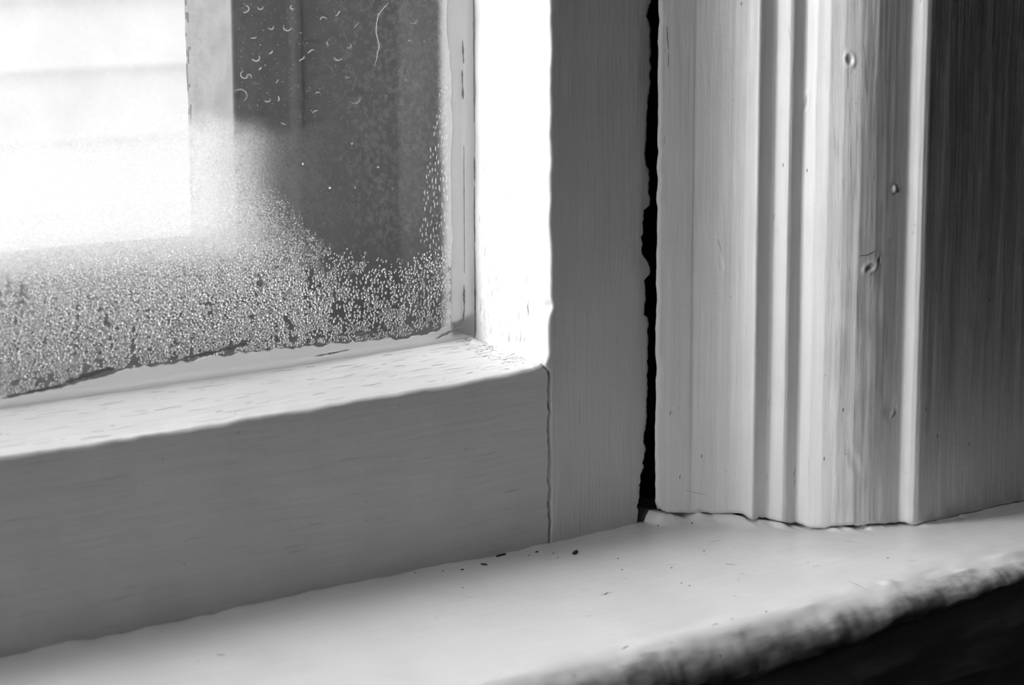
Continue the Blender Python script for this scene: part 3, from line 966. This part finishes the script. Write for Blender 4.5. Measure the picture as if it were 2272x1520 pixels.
# the larger upright drops standing in a column beside the sealed edge: one object each
V1, F1, T1 = cap_template(5, 14)
big = []
tries = 0
while len(big) < 190 and tries < 9000:
    tries += 1
    z = 72 + 82 * rng.rand() ** 1.25
    width = ip(z, [(72, 14), (100, 13), (125, 9), (154, 3)])
    x = -54.6 - width * abs(rng.rand() ** 1.2)
    rx = rng.uniform(.42, .8) * ip(z, [(72, 1), (130, .95), (155, .65)]) * (1 - .35 * (-54.6 - x) / 14)
    rz = rx * rng.uniform(1.1, 2.0)
    if all(((x - a) / (rx + c)) ** 2 + ((z - b) / (rz + d)) ** 2 > .98 for a, b, c, d in big):
        big.append((x, z, rx, rz))
proto = mesh_obj('water_drop', V1 * MM, F1, T1, M_WATER)
LBL = 'larger clear water drop in the column standing beside the sealed pane edge'
for i, (x, z, rx, rz) in enumerate(big):
    d = proto if i == 0 else proto.copy()
    if i: COL.objects.link(d)
    d.location = (x * MM, (PY * 1000 - .03) * MM, z * MM)
    d.scale = (rx, rx * .42, rz)
    d.rotation_euler = (0, rng.uniform(-.15, .15), 0)
    tag(d, LBL, 'water drop', 'larger water drops beside the sealed edge')
print('big', len(big))


# ================================================================ LINT AND DUST ON THE GLASS
def tube(path, r, seg=5):
    p = np.array(path, float); n = len(p)
    t = np.gradient(p, axis=0); t /= np.linalg.norm(t, axis=1)[:, None] + 1e-12
    a = np.cross(t, (0, 1, 0)); a /= np.linalg.norm(a, axis=1)[:, None] + 1e-12
    b = np.cross(t, a)
    th = np.arange(seg) * 2 * math.pi / seg
    rr = r * (1 - .55 * np.abs(np.linspace(-1, 1, n)) ** 2)
    P = p[:, None, :] + rr[:, None, None] * (a[:, None, :] * np.cos(th)[None, :, None] + b[:, None, :] * np.sin(th)[None, :, None])
    f, tt = grid_faces(n, seg, True, True)
    return P.reshape(-1, 3), f, tt


def lint_mat():
    m = bpy.data.materials.new('pale_lint'); m.use_nodes = True
    nt = m.node_tree; bs = nt.nodes['Principled BSDF']
    bs.inputs['Base Color'].default_value = (.9, .9, .9, 1); bs.inputs['Roughness'].default_value = .6
    tr = N(nt, 'ShaderNodeBsdfTranslucent'); tr.inputs['Color'].default_value = (.95, .95, .95, 1)
    mxs = N(nt, 'ShaderNodeMixShader'); mxs.inputs[0].default_value = .7
    nt.links.new(bs.outputs[0], mxs.inputs[1]); nt.links.new(tr.outputs[0], mxs.inputs[2])
    nt.links.new(mxs.outputs[0], nt.nodes['Material Output'].inputs['Surface'])
    return m


M_LINT = lint_mat()


def px2pane(px, py):
    """where the line of sight met the pane when the photograph was measured -> (x,z) in metres on the pane plane"""
    d = right * ((px - 1136) / 5376) - upv * ((py - 760) / 5376) + fwd
    o = cam.matrix_world.translation
    t = (PY - o.y) / d.y
    q = o + d * t
    return q.x, q.z


# long hair
hp = [(862, 4), (850, 18), (838, 32), (834, 52), (833, 72), (838, 92), (840, 104), (836, 118), (834, 132), (828, 148)]
pth = [(px2pane(*q)[0], PY - .0004, px2pane(*q)[1]) for q in hp]
v, f, t = tube(pth, .00010)
ho = mesh_obj('hair', v, f, t, M_LINT, loc=pth[-1])
tag(ho, 'long thin pale hair clinging to the upper part of the glass', 'hair')

# curled fibres
rng = np.random.RandomState(8)
fib = [(530, 20, 14, 300, 70), (660, 128, 12, 0, 180), (690, 118, 8, 180, 160), (545, 165, 9, 20, 200), (552, 172, 7, 200, 180), (592, 222, 8, 10, 160), (612, 216, 8, 0, 150), (600, 58, 9, 10, 120), (575, 15, 5, 0, 180),
       (695, 240, 9, 30, 120), (527, 210, 14, 260, 200), (560, 120, 12, 20, 80), (595, 115, 9, 10, 120), (610, 176, 8, 20, 140), (640, 58, 8, 10, 150), (720, 48, 10, 190, 120), (780, 55, 12, 10, 150), (735, 102, 11, 200, 60),
       (768, 98, 8, 0, 120), (745, 122, 10, 20, 120), (702, 200, 9, 10, 120), (790, 216, 11, 0, 160), (650, 15, 7, 40, 160), (555, 78, 9, 10, 70), (575, 150, 6, 0, 150), (918, 40, 9, 10, 130), (770, 165, 8, 20, 100), (628, 270, 9, 10, 120), (745, 22, 9, 20, 160)]
for k, (cx, cy, r, a0, da) in enumerate(fib):
    pp = []
    jit = (rng.uniform(-35, 35), rng.uniform(.5, 1.15), rng.uniform(.6, 1.15))
    for q in range(9):
        a = math.radians(a0 + jit[0] + da * jit[1] * q / 8)
        rr = r * jit[2] * (1 + .3 * math.sin(q * .5 + k * 1.7))
        x, z = px2pane(cx + rr * math.cos(a) * 1.1, cy + rr * math.sin(a))
        pp.append((x, PY - .00025, z))
    v, f, t = tube(pp, .00006 + .00005 * rng.rand(), 4)
    fo = mesh_obj('lint_fibre', v, f, t, M_LINT, loc=pp[4])
    tag(fo, 'tiny curled pale fibre stuck on the dark upper part of the pane', 'fibre', 'curled lint fibres stuck on the glass')

# dust motes: uncountable fine specks
specks = []
for k in range(1500):
    px = rng.uniform(527, 985); py = rng.uniform(0, 560)
    if rng.rand() > .35 + .65 * (px < 800): continue
    x, z = px2pane(px, py)
    specks.append((x * 1000, z * 1000, rng.choice([.05, .07, .09, .12], p=[.45, .35, .15, .05])))
for px, py, r in [(732, 417, .42), (839, 371, .34), (781, 319, .3), (908, 90, .3), (901, 178, .3), (941, 92, .25), (788, 417, .26), (871, 419, .3), (672, 364, .4), (858, 213, .2), (916, 203, .2)]:
    x, z = px2pane(px, py); specks.append((x * 1000, z * 1000, r))
D = np.array(specks)
Vd, Fd, Td = cap_template(2, 5)
n = len(D); m = len(Vd)
sx_ = rng.uniform(.7, 1.6, n)[:, None]
P = np.stack([D[:, 0][:, None] + D[:, 2][:, None] * Vd[None, :, 0] * sx_, PY * 1000 - .03 + D[:, 2][:, None] * Vd[None, :, 1],
              D[:, 1][:, None] + D[:, 2][:, None] * Vd[None, :, 2]], -1) * MM
o = mesh_obj('dust', P, (Fd[None, :] + (np.arange(n) * m)[:, None]).ravel(), np.tile(Td, n), M_LINT)
tag(o, 'fine pale dust specks scattered over the upper glass', 'dust', kind='stuff')

# ================================================================ HAIRLINE CRACKS IN THE PAINT
M_HAIR = plain('dark_crack_lines', .06, .9, 0, 300)  # plain dark tone of the hairline cracks


def bvh_of(o):
    from mathutils.bvhtree import BVHTree
    me = o.data
    co = np.empty(len(me.vertices) * 3, np.float32); me.vertices.foreach_get('co', co)
    return BVHTree.FromPolygons([tuple(c) for c in co.reshape(-1, 3).tolist()], [tuple(p.vertices) for p in me.polygons])


def cracks_on(o, paths, parent_o, label, mat=None):
    # paths: list of (points seen on the surface as (origin, direction), radius)
    bv = bvh_of(o)
    V, F, T = [], [], []; base = 0
    for pts_, r in paths:
        hits = []
        for org, d in pts_:
            h = bv.ray_cast(Vector(org), Vector(d).normalized())
            if h[0] is None: hits = []; break
            if hits and (h[0] - Vector(hits[-1])).length > .004: break
            hits.append(tuple(h[0]))
        if len(hits) < 3: continue
        v, f, t = tube(hits, r, 4)
        V.append(v); F.append(f + base); T.append(t); base += len(v)
    ob = mesh_obj('hairline_cracks', np.concatenate(V), np.concatenate(F), np.concatenate(T), mat or M_HAIR)
    ob['kind'] = 'stuff'
    child(ob, parent_o) if parent_o.type == 'EMPTY' else setattr(ob, 'parent', parent_o)
    tag(ob, label)
    return ob


rng = np.random.RandomState(21)
P_ = []
for k in range(150):      # grain lines on the upper face of the rail
    x0 = -46.5 - 215 * rng.rand() ** 1.7; y0 = rng.uniform(4, 40); L_ = rng.uniform(1.5, 11); n_ = max(4, int(L_ / .7))
    ph = rng.uniform(0, 6)
    P_.append(([((min(x0 + L_ * q / n_, -46.4) * MM - 0, (y0 + .25 * math.sin(ph + q * .6) - .02 * q) * MM, .08), (0, 0, -1)) for q in range(n_)], rng.choice([.04, .06, .09], p=[.5, .35, .15]) * MM))
for k in range(60):       # crazed paint beside the stile
    x0 = rng.uniform(-58, -47.5); y0 = rng.uniform(5, 36); a_ = rng.uniform(-.9, .9); L_ = rng.uniform(.8, 3)
    P_.append(([(((x0 + math.cos(a_) * L_ * q / 5) * MM, (y0 + math.sin(a_) * L_ * q / 5 + .12 * math.sin(q * 2 + k)) * MM, .08), (0, 0, -1)) for q in range(6)], .07 * MM))
cracks_on(rail_o, P_, w1, 'thin dark cracks along the grain of the rail')
P_ = []
for k in range(120):      # short upright cracks low on the bright inner face of the stile
    z0 = 66 + 60 * rng.rand() ** 2.2; y0 = rng.uniform(4, 38); L_ = rng.uniform(.8, 4.5); ph = rng.uniform(0, 6)
    P_.append(([((-.06, (y0 + .25 * math.sin(ph + q * .8)) * MM, (z0 + L_ * q / 6) * MM), (1, 0, 0)) for q in range(7)], rng.choice([.04, .06, .10], p=[.45, .4, .15]) * MM))
for k in range(40):
    z0 = rng.uniform(110, 185); y0 = rng.uniform(6, 38); L_ = rng.uniform(1.5, 6)
    P_.append(([((-.06, y0 * MM, (z0 + L_ * q / 6) * MM), (1, 0, 0)) for q in range(7)], .035 * MM))
cracks_on(stile_o, P_, w1, 'short upright cracks in the bright paint of the stile')


def seen(px, py):
    d = right * ((px - 1136) / 5376) - upv * ((py - 760) / 5376) + fwd
    return (tuple(cam.matrix_world.translation), tuple(d))


def seen_path(pts_, r):
    q = resample(pts_, 4)
    return ([seen(a + .8 * math.sin(i * 1.7), b) for i, (a, b) in enumerate(q)], r * MM)


P_ = [seen_path([(1479, 58), (1481, 85), (1483, 110)], .13), seen_path([(1483, 118), (1483, 150)], .12), seen_path([(1475, 108), (1476, 116)], .06), seen_path([(1475, 302), (1473, 322)], .07),
      seen_path([(1750, 55), (1753, 90)], .05), seen_path([(1593, 530), (1599, 556)], .08), seen_path([(1719, 474), (1715, 492)], .06), seen_path([(1764, 1040), (1761, 1058)], .10), seen_path([(1763, 1062), (1762, 1080)], .08),
      seen_path([(1906, 568), (1925, 566), (1942, 556)], .12), seen_path([(1708, 880), (1704, 905)], .05), seen_path([(1702, 1050), (1700, 1070)], .06), seen_path([(1520, 1088), (1545, 1094), (1570, 1098)], .05),
      seen_path([(1902, 640), (1903, 735)], .05), seen_path([(1930, 700), (1932, 760)], .04)]
for px, py in [(1644, 8), (1737, 366), (1790, 378), (1508, 1058), (1487, 916), (1556, 1012), (2054, 907), (2079, 968), (1870, 909), (1828, 1018), (2194, 664), (2150, 985)]:
    P_.append(seen_path([(px, py - 4), (px + 1, py), (px, py + 5)], .16))
for k in range(80):
    px, py = rng.uniform(1850, 1990), rng.uniform(0, 1100); L_ = rng.uniform(20, 90)
    P_.append(seen_path([(px, py), (px + rng.uniform(-3, 3), py + L_)], .03))
cracks_on(case_o, P_, case_o, 'dark nicks and hairlines in the casing paint')
P_ = [seen_path(a, r) for a, r in [([(1020, 1318), (1040, 1326), (1052, 1322)], .05), ([(1330, 1321), (1345, 1317), (1358, 1314)], .09), ([(1608, 1251), (1620, 1252), (1632, 1253)], .10), ([(1880, 1289), (1905, 1299), (1925, 1310)], .07),
                                   ([(1800, 1257), (1820, 1255)], .05), ([(2015, 1246), (2035, 1243)], .05), ([(480, 1453), (490, 1454), (500, 1453)], .14), ([(1480, 1254), (1500, 1252)], .04), ([(1575, 1203), (1600, 1199)], .05), ([(1300, 1368), (1312, 1366)], .04),
                                   ([(1580, 1388), (1588, 1384), (1596, 1386)], .12), ([(1620, 1375), (1628, 1372)], .1), ([(1380, 1440), (1387, 1437), (1394, 1434)], .2)]]
cracks_on(sill_o, P_, sill_o, 'fine dark scratches in the sill paint')

# ================================================================ FLECKS ON THE SILL
M_FLECK = plain('dark_fleck', .02, .8, .3, 900)


def px2sill(px, py):
    d = right * ((px - 1136) / 5376) - upv * ((py - 760) / 5376) + fwd
    o = cam.matrix_world.translation
    t = (0 - o.z) / d.z
    q = o + d * t
    return q.x, q.y


sill_bvh = None
dg = bpy.context.evaluated_depsgraph_get()
from mathutils.bvhtree import BVHTree
sill_bvh = BVHTree.FromObject(bpy.data.objects['trim_2'], dg)


def fleck(px, py, L, W, ang, seed, label, name='paint_flake', cat='paint flake', group=None):
    x, y = px2sill(px, py)
    hit = sill_bvh.ray_cast(Vector((x, y, .05)), Vector((0, 0, -1)))
    z = hit[0].z if hit[0] else 0
    n = 14
    th = np.arange(n) * 2 * math.pi / n
    rr = 1 + .35 * noise(np.cos(th) * 2 + seed, np.sin(th) * 2)
    a = math.radians(ang)
    lx = L * np.cos(th) * rr; ly = W * np.sin(th) * rr
    X = lx * math.cos(a) - ly * math.sin(a); Y = lx * math.sin(a) + ly * math.cos(a)
    hh = min(W * .45, .45)
    rings = [np.stack([X, Y, np.full(n, -.1)], -1), np.stack([X * .95, Y * .95, np.full(n, hh * .7)], -1), np.stack([X * .5, Y * .5, np.full(n, hh)], -1)]
    P = np.stack(rings, 0) * MM + np.array([x, y, z])
    f, t = grid_faces(3, n, True, True)
    o = mesh_obj(name, P, f, t, M_FLECK, loc=(x, y, z))
    tag(o, label, cat, group)
    return o


fleck(1113, 1230, 2.7, .85, 8, 1, 'long dark flake on the sill just in front of the bottom rail')
fleck(1276, 1227, 2.9, .9, 38, 2, 'dark flake on the sill in front of the stile, alone below the crack')
fleck(1026, 1265, .5, .6, 0, 3, 'round black speck on the sill, darkest of those near the bottom rail', 'debris_speck', 'speck')
fleck(1074, 1254, .45, 1.2, 20, 4, 'small upright grey speck on the sill under the long dark flake', 'debris_speck', 'speck')
fleck(1191, 1224, 1.0, .5, 30, 5, 'faint short flake on the sill between the two long dark flakes')
fleck(1027, 1304, .35, .3, 0, 6, 'lone tiny speck on the pale sill below the black one', 'debris_speck', 'speck')
for k, (px, py) in enumerate([(1174, 1233), (1228, 1228), (1238, 1237), (1371, 1239), (1380, 1265), (1490, 1260), (1512, 1294), (1460, 1168), (1535, 1166), (1600, 1160), (1970, 1239), (1562, 1222), (1530, 1300), (1700, 1356), (921, 1271), (983, 1267)]):
    fleck(px, py, .28, .35, 0, 10 + k, 'pinhead dark speck lying on the painted sill', 'debris_speck', 'speck', 'pinhead specks scattered on the sill')
fleck(1345, 1318, 1.6, .22, 30, 40, 'thin faint splinter on the bright middle of the sill', 'wood_splinter', 'splinter')
